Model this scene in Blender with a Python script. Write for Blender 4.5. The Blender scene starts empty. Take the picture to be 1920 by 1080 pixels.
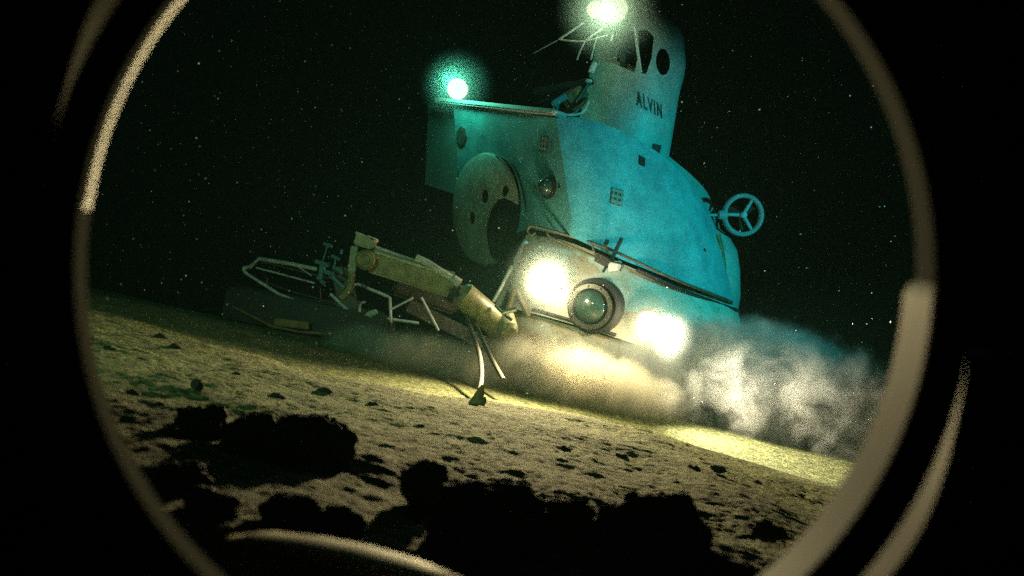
import bpy, bmesh, math, random
import numpy as np
from mathutils import Vector, Matrix, noise
from mathutils.bvhtree import BVHTree
random.seed(7); np.random.seed(7)
S = bpy.context.scene
COL = S.collection

# ------------------------------------------------------------------ camera
FPX = 1867.0                       # focal length in pixels of a 1920 wide frame
CAM_H = 0.87
ROLL = math.radians(13.0)
CR, SR = math.cos(ROLL), math.sin(ROLL)
def P(u, v, Y):
    dx, dy = u - 960.0, v - 540.0
    return Vector(((dx*CR + dy*SR)/FPX*Y, Y, CAM_H + (dx*SR - dy*CR)/FPX*Y))
CAMP = Vector((0, 0, CAM_H))
cam_d = bpy.data.cameras.new('camera')
cam = bpy.data.objects.new('camera', cam_d); COL.objects.link(cam)
cam.matrix_world = Matrix(((CR, -SR, 0, 0), (0, 0, -1, 0), (SR, CR, 0, CAM_H), (0, 0, 0, 1)))
cam_d.sensor_width = 36.0
cam_d.lens = 36.0*FPX/1920.0
cam_d.clip_start = 0.02; cam_d.clip_end = 500
cam_d.dof.use_dof = True
cam_d.dof.focus_distance = 8.6
cam_d.dof.aperture_fstop = 3.6
S.camera = cam

# ------------------------------------------------------------------ world: lightless deep water
w = bpy.data.worlds.new('World'); S.world = w; w.use_nodes = True
bg = w.node_tree.nodes['Background']
bg.inputs[0].default_value = (0.10, 0.5, 0.38, 1); bg.inputs[1].default_value = 0.0007
S.view_settings.view_transform = 'Standard'; S.view_settings.look = 'None'
S.view_settings.exposure = 0.0; S.view_settings.gamma = 1.0
S.cycles.use_denoising = False
S.cycles.max_bounces = 5; S.cycles.volume_bounces = 1; S.cycles.transparent_max_bounces = 8
S.cycles.volume_step_rate = 1.0; S.cycles.volume_max_steps = 256
S.cycles.sample_clamp_indirect = 3.0

# ------------------------------------------------------------------ lamps of the diving craft we look out of (its floodlights left and right of the window)
LOC = {}
def light(name, kind, loc, energy, color, target=None, size=60, blend=0.5, rad=0.05, parent=None):
    d = bpy.data.lights.new(name, kind); d.energy = energy; d.color = color
    d.shadow_soft_size = rad
    if kind == 'SPOT': d.spot_size = math.radians(size); d.spot_blend = blend
    o = bpy.data.objects.new(name, d); COL.objects.link(o)
    loc = Vector(loc)
    if target is not None:
        o.rotation_euler = (Vector(target) - loc).to_track_quat('-Z', 'Y').to_euler()
    if parent:
        o.parent = parent; loc = loc - LOC[parent.name]
    o.location = loc
    return o
light('flood_light', 'SPOT', (6.6, 2.6, 3.4), 3200, (0.0, 0.62, 0.66), P(1295, 425, 9.0), 26, 1.0, 0.12)
light('flood_light', 'SPOT', (-3.2, 0.6, 2.4), 420, (0.42, 1.0, 0.52), P(520, 640, 5.0), 52, 1.0, 0.3)

# ------------------------------------------------------------------ materials
def mat(name, base, rough=0.5, metal=0.0, var=0.0, vscale=6.0, dark=None, bump=0.0, bscale=40.0, speck=0.0, spec=0.5, sscale=130):
    m = bpy.data.materials.new(name); m.use_nodes = True
    nt = m.node_tree; b = nt.nodes['Principled BSDF']
    b.inputs['Base Color'].default_value = (*base, 1); b.inputs['Roughness'].default_value = rough
    b.inputs['Metallic'].default_value = metal; b.inputs['Specular IOR Level'].default_value = spec
    tc = nt.nodes.new('ShaderNodeTexCoord')
    if var > 0:
        n = nt.nodes.new('ShaderNodeTexNoise'); n.inputs['Scale'].default_value = vscale
        n.inputs['Detail'].default_value = 8; n.inputs['Roughness'].default_value = 0.65
        nt.links.new(tc.outputs['Object'], n.inputs['Vector'])
        r = nt.nodes.new('ShaderNodeValToRGB'); r.color_ramp.elements[0].position = 0.36; r.color_ramp.elements[1].position = 0.66
        d = dark or tuple(c*(1-var) for c in base)
        r.color_ramp.elements[0].color = (*d, 1); r.color_ramp.elements[1].color = (*base, 1)
        nt.links.new(n.outputs['Fac'], r.inputs['Fac'])
        src = r.outputs['Color']
        if speck > 0:
            n2 = nt.nodes.new('ShaderNodeTexNoise'); n2.inputs['Scale'].default_value = sscale; n2.inputs['Detail'].default_value = 4
            nt.links.new(tc.outputs['Object'], n2.inputs['Vector'])
            mr = nt.nodes.new('ShaderNodeMapRange'); mr.inputs['From Min'].default_value = 0.3; mr.inputs['From Max'].default_value = 0.7
            mr.inputs['To Min'].default_value = 1-speck; mr.inputs['To Max'].default_value = 1+min(speck, .5)*0.4
            nt.links.new(n2.outputs['Fac'], mr.inputs['Value'])
            mx = nt.nodes.new('ShaderNodeVectorMath'); mx.operation = 'SCALE'
            nt.links.new(src, mx.inputs[0]); nt.links.new(mr.outputs[0], mx.inputs['Scale'])
            src = mx.outputs[0]
        nt.links.new(src, b.inputs['Base Color'])
    if bump > 0:
        n = nt.nodes.new('ShaderNodeTexNoise'); n.inputs['Scale'].default_value = bscale; n.inputs['Detail'].default_value = 6
        nt.links.new(tc.outputs['Object'], n.inputs['Vector'])
        bp = nt.nodes.new('ShaderNodeBump'); bp.inputs['Strength'].default_value = bump; bp.inputs['Distance'].default_value = 0.02
        nt.links.new(n.outputs['Fac'], bp.inputs['Height']); nt.links.new(bp.outputs['Normal'], b.inputs['Normal'])
    return m
def emit(name, color, strength):
    m = bpy.data.materials.new(name); m.use_nodes = True; nt = m.node_tree
    nt.nodes.remove(nt.nodes['Principled BSDF'])
    e = nt.nodes.new('ShaderNodeEmission'); e.inputs[0].default_value = (*color, 1); e.inputs[1].default_value = strength
    nt.links.new(e.outputs[0], nt.nodes['Material Output'].inputs['Surface']); return m
M = {}
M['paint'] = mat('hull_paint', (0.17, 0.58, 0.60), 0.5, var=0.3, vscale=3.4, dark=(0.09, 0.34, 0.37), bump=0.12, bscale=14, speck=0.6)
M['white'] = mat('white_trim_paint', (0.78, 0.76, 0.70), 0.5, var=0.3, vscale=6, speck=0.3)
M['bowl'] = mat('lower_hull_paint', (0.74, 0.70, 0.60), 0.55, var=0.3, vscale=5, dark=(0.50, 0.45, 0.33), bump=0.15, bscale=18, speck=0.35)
M['bronze'] = mat('dull_bronze', (0.13, 0.10, 0.055), 0.6, 0.2, var=0.5, vscale=14)
M['hose'] = mat('silted_hose', (0.085, 0.085, 0.06), 0.8, var=0.5, vscale=16)
M['discp'] = mat('pale_disc_paint', (0.50, 0.60, 0.50), 0.6, var=0.35, vscale=6, speck=0.4)
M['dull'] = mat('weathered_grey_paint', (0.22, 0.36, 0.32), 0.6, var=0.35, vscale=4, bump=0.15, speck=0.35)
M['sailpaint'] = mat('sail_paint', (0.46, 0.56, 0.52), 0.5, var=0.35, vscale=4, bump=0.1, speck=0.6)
M['black'] = mat('black_rubber', (0.014, 0.013, 0.012), 0.6, var=0.3, vscale=20)
M['letter'] = mat('black_letter_paint', (0.02, 0.02, 0.02), 0.6)
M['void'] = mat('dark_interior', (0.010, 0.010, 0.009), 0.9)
M['steel'] = mat('bare_steel', (0.55, 0.56, 0.55), 0.28, 1.0, var=0.4, vscale=12)
M['pale'] = mat('pale_tube_paint', (0.75, 0.78, 0.74), 0.35, 0.0, var=0.5, vscale=14)
M['dark'] = mat('dark_metal', (0.075, 0.07, 0.055), 0.45, 0.4, var=0.5, vscale=10)
M['ochre'] = mat('ochre_arm_paint', (0.38, 0.36, 0.21), 0.38, 0.1, var=0.6, vscale=9, dark=(0.20, 0.17, 0.09), bump=0.1)
M['rust'] = mat('rusty_brown_metal', (0.34, 0.20, 0.07), 0.6, 0.2, var=0.7, vscale=12, dark=(0.12, 0.07, 0.03), bump=0.2)
M['teal'] = mat('teal_guard_paint', (0.14, 0.38, 0.40), 0.5, var=0.3, vscale=8)
M['lens'] = mat('dark_port_glass', (0.03, 0.06, 0.05), 0.06, 0.0, spec=0.9)
M['mesh'] = mat('vent_plate', (0.10, 0.13, 0.10), 0.6, var=0.7, vscale=30)
M['lampwarm'] = emit('warm_lamp_glow', (1.0, 0.93, 0.62), 1.28)
M['lampcool'] = emit('cool_lamp_glow', (1.0, 1.0, 0.80), 1.15)

# ------------------------------------------------------------------ mesh helpers
def finish(bm, name, m, parent=None, smooth=True, angle=35):
    bmesh.ops.recalc_face_normals(bm, faces=bm.faces)
    me = bpy.data.meshes.new(name); bm.to_mesh(me); bm.free()
    co = np.empty(len(me.vertices)*3); me.vertices.foreach_get('co', co); co = co.reshape(-1, 3)
    c = Vector((co.min(0) + co.max(0))/2)
    me.transform(Matrix.Translation(-c))
    if m is not None: me.materials.append(m)
    if smooth:
        me.shade_smooth()
        me.set_sharp_from_angle(angle=math.radians(angle))
    o = bpy.data.objects.new(name, me); COL.objects.link(o)
    LOC[o.name] = c.copy()
    if parent is not None:
        o.parent = parent; o.location = c - LOC[parent.name]
    else: o.location = c
    return o
def tag(o, label=None, cat=None, group=None, kind=None):
    if label: o['label'] = label
    if cat: o['category'] = cat
    if group: o['group'] = group
    if kind: o['kind'] = kind
    return o
def empty(name, loc, parent=None):
    o = bpy.data.objects.new(name, None); COL.objects.link(o); o.empty_display_size = 0.2
    LOC[o.name] = Vector(loc)
    o.location = Vector(loc) - (LOC[parent.name] if parent else Vector())
    if parent: o.parent = parent
    return o
def frame_of(n):
    n = n.normalized(); a = Vector((0, 0, 1)) if abs(n.z) < 0.9 else Vector((1, 0, 0))
    x = a.cross(n).normalized(); y = n.cross(x); return x, y, n
def cat_rom(pts, k):
    if len(pts) < 3 or k < 2: return pts
    out = []; n = len(pts)
    for i in range(n-1):
        p0, p1, p2, p3 = pts[max(i-1, 0)], pts[i], pts[i+1], pts[min(i+2, n-1)]
        for j in range(k):
            t = j/k
            out.append(0.5*((2*p1) + (p2-p0)*t + (2*p0-5*p1+4*p2-p3)*t*t + (3*p1-p0-3*p2+p3)*t**3))
    out.append(pts[-1]); return out
def add_tube(bm, pts, r, seg=10, smooth=0):
    pts = [Vector(p) for p in pts]
    if smooth: pts = cat_rom(pts, smooth)
    rs = r if isinstance(r, (list, tuple)) else [r]*len(pts)
    if len(rs) != len(pts): rs = [rs[0] + (rs[-1]-rs[0])*i/(len(pts)-1) for i in range(len(pts))]
    x = None; rings = []
    for i, p in enumerate(pts):
        t = (pts[min(i+1, len(pts)-1)] - pts[max(i-1, 0)]).normalized()
        if x is None: x, y, _ = frame_of(t)
        else:
            x = (x - t*x.dot(t)).normalized(); y = t.cross(x)
        rings.append([bm.verts.new(p + (x*math.cos(a) + y*math.sin(a))*rs[i]) for a in [2*math.pi*k/seg for k in range(seg)]])
    for a, b in zip(rings, rings[1:]):
        for k in range(seg): bm.faces.new((a[k], a[(k+1) % seg], b[(k+1) % seg], b[k]))
    bm.faces.new(rings[0][::-1]); bm.faces.new(rings[-1])
def add_lathe(bm, c, n, prof, seg=40, ax=None, sx=1.0):
    """profile [(radius, height)] about the axis n through c; sx squeezes along ax"""
    x, y, n = frame_of(n)
    if ax is not None:
        x = (ax - n*ax.dot(n)).normalized(); y = n.cross(x)
    rings = []
    for r, h in prof:
        if r < 1e-6: rings.append([bm.verts.new(c + n*h)])
        else: rings.append([bm.verts.new(c + n*h + x*(r*sx*math.cos(2*math.pi*k/seg)) + y*(r*math.sin(2*math.pi*k/seg))) for k in range(seg)])
    for a, b in zip(rings, rings[1:]):
        if len(a) == 1 and len(b) == 1: continue
        for k in range(seg):
            q = (k+1) % seg
            if len(a) == 1: bm.faces.new((a[0], b[q], b[k]))
            elif len(b) == 1: bm.faces.new((a[k], a[q], b[0]))
            else: bm.faces.new((a[k], a[q], b[q], b[k]))
def add_box(bm, c, ex, ey, ez, bev=0.006):
    b2 = bmesh.new()
    vs = [b2.verts.new(c + ex*i + ey*j + ez*k) for i in (-1, 1) for j in (-1, 1) for k in (-1, 1)]
    for f in ((0, 1, 3, 2), (4, 6, 7, 5), (0, 4, 5, 1), (2, 3, 7, 6), (0, 2, 6, 4), (1, 5, 7, 3)): b2.faces.new([vs[i] for i in f])
    bmesh.ops.recalc_face_normals(b2, faces=b2.faces)
    if bev: bmesh.ops.bevel(b2, geom=b2.edges[:], offset=bev, segments=2, affect='EDGES')
    tmp = bpy.data.meshes.new('t'); b2.to_mesh(tmp); b2.free(); bm.from_mesh(tmp); bpy.data.meshes.remove(tmp)
def beam(bm, a, b, w, h, up=Vector((0, 0, 1)), bev=0.006):
    d = b - a; t = d.normalized(); s = t.cross(up).normalized(); q = s.cross(t)
    add_box(bm, (a+b)/2, d/2, s*w/2, q*h/2, bev)
def tube_obj(name, pts, r, m, parent, seg=10, smooth=0):
    bm = bmesh.new(); add_tube(bm, pts, r, seg, smooth); return finish(bm, name, m, parent, angle=60)
def patch(bm, rows, depth, nu=6, nv=6, shrink=0.85, linear_u=False):
    """solid shell with a curved front through rows of control points and a back set DEPTH behind it"""
    g = [cat_rom(r, nu) if not linear_u else r for r in rows]
    cols = list(zip(*g)); cols = [cat_rom(list(c), nv) for c in cols]
    R, Cn = len(cols[0]), len(cols)
    allp = [p for c in cols for p in c]; ctr = sum(allp, Vector())/len(allp)
    F = [[bm.verts.new(cols[j][i]) for j in range(Cn)] for i in range(R)]
    def bk(p):
        q = ctr + (p-ctr)*shrink; return Vector((q.x, max(p.y, ctr.y) + depth, q.z))
    B = [[bm.verts.new(bk(cols[j][i])) for j in range(Cn)] for i in range(R)]
    for i in range(R-1):
        for j in range(Cn-1):
            bm.faces.new((F[i][j], F[i][j+1], F[i+1][j+1], F[i+1][j]))
            bm.faces.new((B[i][j], B[i+1][j], B[i+1][j+1], B[i][j+1]))
    for i in range(R-1):
        bm.faces.new((F[i][0], F[i+1][0], B[i+1][0], B[i][0])); bm.faces.new((F[i][-1], B[i][-1], B[i+1][-1], F[i+1][-1]))
    for j in range(Cn-1):
        bm.faces.new((F[0][j], B[0][j], B[0][j+1], F[0][j+1])); bm.faces.new((F[-1][j], F[-1][j+1], B[-1][j+1], B[-1][j]))
BV = {}
def on(o, u, v):
    """point and outward normal where the line of sight through (u, v) meets an object already built"""
    if o.name not in BV:
        off = LOC[o.name]; me = o.data
        BV[o.name] = BVHTree.FromPolygons([x.co + off for x in me.vertices], [tuple(p.vertices) for p in me.polygons])
    d = (P(u, v, 5) - CAMP).normalized()
    h = BV[o.name].ray_cast(CAMP, d)
    if h[0] is None: print('MISS', o.name, u, v); return P(u, v, 8.8), Vector((0, -1, 0))
    n = h[1]
    return h[0], (n if n.dot(d) < 0 else -n)
def carve(o, cutters):
    """cut openings with exact booleans, keep the result as plain mesh"""
    for c in cutters:
        md = o.modifiers.new('cut', 'BOOLEAN'); md.operation = 'DIFFERENCE'; md.object = c; md.solver = 'EXACT'
    bpy.context.view_layer.update()
    dg = bpy.context.evaluated_depsgraph_get()
    me = bpy.data.meshes.new_from_object(o.evaluated_get(dg))
    o.modifiers.clear(); o.data = me
    me.shade_smooth(); me.set_sharp_from_angle(angle=math.radians(30))
    for c in cutters: bpy.data.objects.remove(c)
    BV.pop(o.name, None)

# ------------------------------------------------------------------ seabed
prof_Y = [-40, 0.2, 0.9, 1.15, 1.5, 3.0, 4.2, 5.3, 5.7, 6.4, 7.0, 8.2, 9.2, 14, 30, 80]
prof_z = [0.05, 0.05, 0.12, 0.36, 0.42, 0.31, 0.255, 0.215, 0.18, 0.06, 0.06, 0.12, 0.14, -0.30, -2.5, -12]
def ground_np(X, Y):
    crest = 0.35*np.sin(X*0.9+0.6) + 0.18*np.sin(X*2.3)
    z = np.interp(Y - crest*np.clip((Y-3)/2, 0, 1)*np.clip((9-Y)/2, 0, 1), prof_Y, prof_z)
    zl = np.interp(Y, [3.0, 5.3, 7.2, 9, 14, 30, 80], [.31, .215, .15, 0.02, -.6, -2.8, -12])
    t = np.clip((X + 2.6)/1.7, 0, 1); t = t*t*(3-2*t)
    return np.where(Y > 4.0, zl*(1-t) + z*t, z)
_perm = np.random.RandomState(3).permutation(512)
def vnoise(x, y):
    xi = np.floor(x).astype(int); yi = np.floor(y).astype(int); fx = x-xi; fy = y-yi
    fx = fx*fx*(3-2*fx); fy = fy*fy*(3-2*fy)
    def h(a, b): return _perm[(_perm[a & 511] + b) & 511]/511.0
    return (h(xi, yi)*(1-fx) + h(xi+1, yi)*fx)*(1-fy) + (h(xi, yi+1)*(1-fx) + h(xi+1, yi+1)*fx)*fy
def relief(X, Y):
    near = np.clip((7.0 - Y)/1.5, 0.12, 1.0)
    n = 0.06*(vnoise(X*1.3+7, Y*1.3)-.5) + 0.05*(vnoise(X*3.1, Y*3.5+9)-.5)
    lump = vnoise(X*9+3, Y*11); lump2 = vnoise(X*21, Y*24+5); lump3 = vnoise(X*48+2, Y*50)
    n *= 0.75; msk = np.clip((vnoise(X*1.1+40, Y*1.6+3) + .5*vnoise(X*3.3, Y*4+17) - .45)*1.8, 0.75, 1.5)
    n += msk*(0.007*np.clip(lump-0.45, 0, 1) + 0.010*np.clip(lump2-0.5, 0, 1) + 0.012*np.clip(lump3-.4, 0, 1)) + 0.035*np.clip(vnoise(X*13+1, Y*13)-.80, 0, 1)
    pit = vnoise(X*6+31, Y*7+11); n -= 0.05*np.clip(pit-0.68, 0, 1)*.8
    return n*near
def gz(x, y):
    X = np.array([x]); Y = np.array([y]); return float(ground_np(X, Y)[0] + relief(X, Y)[0])
ys = np.concatenate([np.linspace(-30, 0.5, 8), np.linspace(0.9, 6.4, 420), np.linspace(6.43, 10, 100), 10 + np.linspace(0.3, 8.4, 30)**2])
NX = 430
bmv = []
for y in ys:
    half = 1.2 + abs(y)*0.62 if y > 0.4 else 60
    t = np.linspace(-1, 1, NX)
    X = t*half + np.sign(t)*np.clip(np.abs(t)-0.96, 0, 1)*1500
    Y = np.full(NX, y)
    Z = ground_np(X, Y) + relief(X, Y)
    bmv.append(np.stack([X, Y, Z], 1))
V = np.concatenate(bmv)
me = bpy.data.meshes.new('seabed')
n_r = len(ys); idx = np.arange(n_r*NX).reshape(n_r, NX)
F = np.stack([idx[:-1, :-1], idx[:-1, 1:], idx[1:, 1:], idx[1:, :-1]], -1).reshape(-1, 4)
me.from_pydata(V.tolist(), [], F.tolist()); me.shade_smooth()
sb = bpy.data.objects.new('seabed', me); COL.objects.link(sb); tag(sb, kind='structure', label='lumpy ochre seabed sloping down to the right')
m = mat('seabed_mud', (0.23, 0.245, 0.11), 0.95, var=0.5, vscale=15, dark=(0.07, 0.082, 0.037), bump=0.9, bscale=70, speck=0.85, spec=0.1, sscale=42)
me.materials.append(m)

# ------------------------------------------------------------------ the submersible
sub_c = P(1120, 735, 9.3); sub_c.z = 0.0
sub = empty('submersible', sub_c)
tag(sub, 'white research submersible with lit lamps hovering over the seabed in silt', 'submersible')

# upper fairing: left-facing panel and right-facing curved panel meeting at an edge
BC_top, BC_bot = (1043, 221, 8.5), (1077, 446, 8.36)
hull_cols = [((850, 198, 10.0), (872, 482, 9.9)), ((985, 213, 8.96), (990, 428, 8.84)), (BC_top, BC_bot)]
c_cols = [(BC_top, BC_bot), ((1100, 222, 8.60), (1150, 480, 8.44)), ((1172, 250, 8.78), (1215, 506, 8.56)), ((1250, 298, 9.04), (1285, 534, 8.78)),
          ((1303, 356, 9.35), (1335, 553, 9.05)), ((1337, 407, 9.85), (1378, 571, 9.65))]
def lerp_col(c, t): return P(*c[0]).lerp(P(*c[1]), t)
bm = bmesh.new()
rows = []
for t in (0, 0.25, 0.5, 0.75, 1.0):
    left = [lerp_col(c, t) for c in hull_cols]
    l2 = [left[0].lerp(left[1], k/4) for k in range(4)] + [left[1].lerp(left[2], k/2) for k in range(2)]
    right = cat_rom([lerp_col(c, t) for c in c_cols], 6)
    bul = 0.05*math.sin(math.pi*t)
    right = [p + Vector((0.2*bul*i/len(right), -bul*min(1, i/5), 0)) for i, p in enumerate(right)]
    rows.append(l2 + right)
patch(bm, rows, 1.0, 1, 4, 0.82, linear_u=True)
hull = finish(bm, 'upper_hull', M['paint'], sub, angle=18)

bm = bmesh.new()
patch(bm, [[P(803, 196, 10.7), P(862, 201, 10.06)], [P(800, 270, 10.7), P(860, 285, 10.06)], [P(797, 346, 10.7), P(858, 366, 10.06)]], 0.5, 1, 1, 0.9, True)
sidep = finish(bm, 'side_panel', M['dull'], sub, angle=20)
# white deck edge along the top of the left panels
bm = bmesh.new()
beam(bm, P(826, 190, 10.25), P(1050, 214, 8.54), 0.16, 0.05, bev=0.015)
finish(bm, 'deck_edge', M['white'], sub)

# aft body behind the right shoulder, and the rounded ballast drum
bm = bmesh.new()
patch(bm, [[P(1180, 240, 9.9), P(1258, 296, 10.0), P(1318, 350, 10.1), P(1342, 395, 10.2)],
           [P(1150, 330, 9.9), P(1240, 360, 10.0), P(1320, 400, 10.1), P(1352, 440, 10.3)],
           [P(1140, 480, 9.9), P(1240, 490, 10.0), P(1320, 500, 10.1), P(1360, 520, 10.3)]], 0.8, 5, 4, 0.8)
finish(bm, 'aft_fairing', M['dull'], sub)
bm = bmesh.new()
cc = P(1292, 528, 10.0); ax = (P(1292, 400, 10.0)-cc).normalized()
add_lathe(bm, cc, ax, [(0, .60), (.16, .585), (.30, .53), (.40, .44), (.475, .30), (.50, .10), (.505, -.15), (.47, -.35), (.36, -.52), (.16, -.62), (0, -.64)], 48)
finish(bm, 'ballast_drum', M['sailpaint'], sub, angle=50)
tube_obj('drum_pipe', [P(1346, 440, 9.62), P(1356, 500, 9.60), P(1352, 562, 9.55)], 0.028, M['rust'], sub, smooth=5)
tube_obj('drum_pipe', [P(1376, 480, 9.9), P(1383, 530, 9.85), P(1378, 572, 9.8)], 0.022, M['rust'], sub, smooth=5)

# circular recess and dished disc on the left panel
pb = [P(*x) for x in ((850, 198, 10.0), (1043, 221, 8.5), (872, 482, 9.9))]
nB = (pb[1]-pb[0]).cross(pb[2]-pb[0]).normalized()
if nB.y > 0: nB = -nB
def plane_hit(u, v, p0, n):
    d = (P(u, v, 5)-CAMP); return CAMP + d*((p0-CAMP).dot(n)/d.dot(n))
rc = plane_hit(924, 394, pb[0], nB)
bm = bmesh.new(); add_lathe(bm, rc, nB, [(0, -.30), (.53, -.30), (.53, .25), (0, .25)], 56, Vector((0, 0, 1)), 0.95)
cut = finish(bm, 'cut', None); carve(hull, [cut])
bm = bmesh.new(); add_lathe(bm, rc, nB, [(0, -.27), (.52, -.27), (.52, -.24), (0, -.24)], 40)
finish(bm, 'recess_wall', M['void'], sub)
nD = (nB + Vector((0.05, -0.05, 0.0))).normalized()
dc = plane_hit(905, 393, pb[0] + nB*0.05, nB)
bm = bmesh.new()
add_lathe(bm, dc, nD, [(0, .05), (.25, .05), (.46, .035), (.525, .0), (.54, -.03), (.53, -.045), (.46, .005), (.25, .022), (0, .022)], 64, Vector((0, 0, 1)), 1.0)
disc = finish(bm, 'thruster_disc', M['discp'], sub, angle=40)
def disc_cut(u, v, r, sx=1.0):
    c = plane_hit(u, v, dc, nD); b = bmesh.new(); add_lathe(b, c, nD, [(0, -.2), (r, -.2), (r, .2), (0, .2)], 36, Vector((0, 0, 1)), sx)
    return finish(b, 'cut', None)
carve(disc, [disc_cut(916, 368, .068), disc_cut(892, 409, .062), disc_cut(951, 358, .055), disc_cut(948, 440, .27, 1.25)])
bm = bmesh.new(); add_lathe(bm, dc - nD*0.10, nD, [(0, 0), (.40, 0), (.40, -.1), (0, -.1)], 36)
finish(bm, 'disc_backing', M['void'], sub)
bm = bmesh.new()
hc = plane_hit(938, 410, dc - nD*0.02, nD)
add_lathe(bm, hc, nD, [(0, .06), (.03, .055), (.055, .02), (.06, -.08), (0, -.08)], 24)
for k in range(4):
    a = k*math.pi/2+0.5; x, y, _ = frame_of(nD); d = x*math.cos(a)+y*math.sin(a); s = nD.cross(d)
    beam(bm, hc + d*.04, hc + d*.20, .05, .012, up=(nD+s*0.6).normalized(), bev=0.003)
finish(bm, 'propeller', M['black'], disc)
# thin dark arc trim at the right of the recess
tube_obj('recess_trim', [plane_hit(x, y, pb[0]+nB*.03, nB) for x, y in ((930, 292), (955, 303), (972, 330), (984, 375), (990, 415))], 0.008, M['black'], sub, smooth=5)

# vents and small fittings on the fairing
def vent(o, u, v, w, h, parent, label=None, grid=True):
    p, n = on(o, u, v); x = Vector((CR, 0, SR)); x = (x - n*x.dot(n)).normalized(); y = n.cross(x)
    rot = math.radians(-8); x, y = x*math.cos(rot)+y*math.sin(rot), y*math.cos(rot)-x*math.sin(rot)
    bm = bmesh.new(); add_box(bm, p, x*w/2, y*h/2, n*0.008, 0.003)
    e = finish(bm, 'vent', M['mesh'] if grid else M['void'], parent)
    if grid:
        bm = bmesh.new()
        for k in range(3):
            add_box(bm, p + n*0.011 + y*h*(k-1)/3.0, x*w*0.46, y*h*0.07, n*0.004, 0.001)
            add_box(bm, p + n*0.0115 + x*w*(k-1)/3.0, x*w*0.05, y*h*0.46, n*0.004, 0.001)
        finish(bm, 'grille', M['dull'], e)
    return e
vent(hull, 1156, 369, 0.125, 0.15, sub); vent(hull, 1203, 302, 0.075, 0.095, sub, grid=False)
vent(hull, 1019, 269, 0.14, 0.13, sub); vent(hull, 1321, 469, 0.03, 0.03, sub, grid=False)
p, n = on(hull, 866, 256)
bm = bmesh.new(); add_lathe(bm, p, n, [(0, .012), (.10, .012), (.105, -.02), (0, -.02)], 7); finish(bm, 'patch_plate', M['mesh'], sub)
# round glass port with pins on the left panel
p, n = on(hull, 1030, 350)
bm = bmesh.new(); add_lathe(bm, p, n, [(0, -.02), (.105, -.02), (.105, .02), (.085, .03), (.08, .0), (0, .0)], 36)
hp = finish(bm, 'port_ring', M['black'], sub)
bm = bmesh.new(); add_lathe(bm, p, n, [(.082, .0), (.078, .05), (.055, .088), (.028, .104), (0, .108)], 32); finish(bm, 'port_glass', M['lens'], hp, angle=80)
for (u, v) in ((1004, 351), (1049, 350)):
    q, n2 = on(hull, u, v); bm = bmesh.new(); add_box(bm, q, Vector((.015, 0, 0)), Vector((0, .01, 0)), Vector((0, 0, .012)), .003); finish(bm, 'pin', M['black'], hp)

# lower hull: band between rail and seam, and the bowl beneath it
d_rows = [
 [(987, 440, 8.80), (1060, 452, 8.62), (1150, 488, 8.52), (1235, 523, 8.56), (1310, 551, 8.85), (1372, 574, 9.4), (1384, 585, 9.9)],
 [(957, 508, 8.72), (1035, 520, 8.50), (1150, 560, 8.38), (1235, 590, 8.42), (1312, 610, 8.70), (1375, 620, 9.3), (1388, 620, 9.9)],
 [(928, 572, 8.72), (1010, 590, 8.48), (1120, 622, 8.38), (1225, 655, 8.46), (1290, 664, 9.05), (1336, 652, 9.6), (1356, 640, 10.0)]]
bm = bmesh.new(); patch(bm, [[P(*q) for q in r] for r in d_rows], 0.5, 6, 6, 0.9)
band = finish(bm, 'lower_hull', M['bowl'], sub, angle=40)
e_rows = [
 [(960, 588, 8.72), (1010, 594, 8.54), (1120, 626, 8.46), (1225, 658, 8.54), (1290, 667, 8.85), (1350, 657, 9.4)],
 [(945, 650, 8.80), (1010, 660, 8.62), (1110, 680, 8.52), (1210, 700, 8.62), (1270, 705, 8.95), (1310, 700, 9.5)],
 [(955, 712, 9.05), (1020, 725, 8.85), (1100, 745, 8.80), (1190, 760, 8.9), (1240, 765, 9.2), (1275, 765, 9.7)]]
bm = bmesh.new(); patch(bm, [[P(*q) for q in r] for r in e_rows], 0.6, 6, 6, 0.85)
bowl = finish(bm, 'bow_bowl', M['bowl'], sub, angle=40)
# round inspection cover low on the bowl
p, n = on(bowl, 997, 641); bm = bmesh.new(); add_lathe(bm, p, n, [(0, .012), (.055, .012), (.066, .004), (.066, -.02), (0, -.02)], 28); finish(bm, 'inspection_cover', M['rust'], sub)
# brown skid box
bm = bmesh.new(); a = P(930, 690, 8.45); b = P(1022, 712, 8.35); beam(bm, a, b, .32, .30, bev=.02); finish(bm, 'skid_box', M['rust'], sub)
# black seam strip under the band
pts = []
for i, (u, v) in enumerate(((1000, 582), (1035, 592), (1075, 604), (1115, 617), (1155, 630))):
    q, n = on(band, u, v-2); pts.append(q + n*0.012)
tube_obj('seam_strip', pts, 0.015, M['black'], sub, smooth=4)

# rail along the join: upper and lower tubes, end loop, clamps
def along(o, pix, off):
    out = []
    for u, v in pix:
        q, n = on(o, u, v); out.append(q + n*off)
    return out
up = [(1000, 424), (1040, 434), (1080, 446), (1130, 462), (1180, 484), (1230, 508), (1280, 530), (1330, 549), (1372, 566)]
bm = bmesh.new()
def railp(u, v, off=0.10):
    t = (u-1000)/372.0; Y = 8.56 - 0.42*math.sin(min(t, .5)*math.pi)*0.2 + max(0, t-.55)**2*4.6
    return P(u, v, Y - off)
add_tube(bm, [railp(*q) for q in up], 0.013, 10, 5)
add_tube(bm, [railp(988, 432), railp(994, 424), railp(1000, 424)], 0.013, 8, 4)
add_tube(bm, [railp(988, 433), railp(996, 441), railp(1004, 436)], 0.010, 8, 4)
add_tube(bm, [railp(1026, 437, .09), railp(1034, 446, .09), railp(1080, 466, .09), railp(1120, 484, .09), railp(1128, 494, .09)], 0.009, 8, 4)
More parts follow.
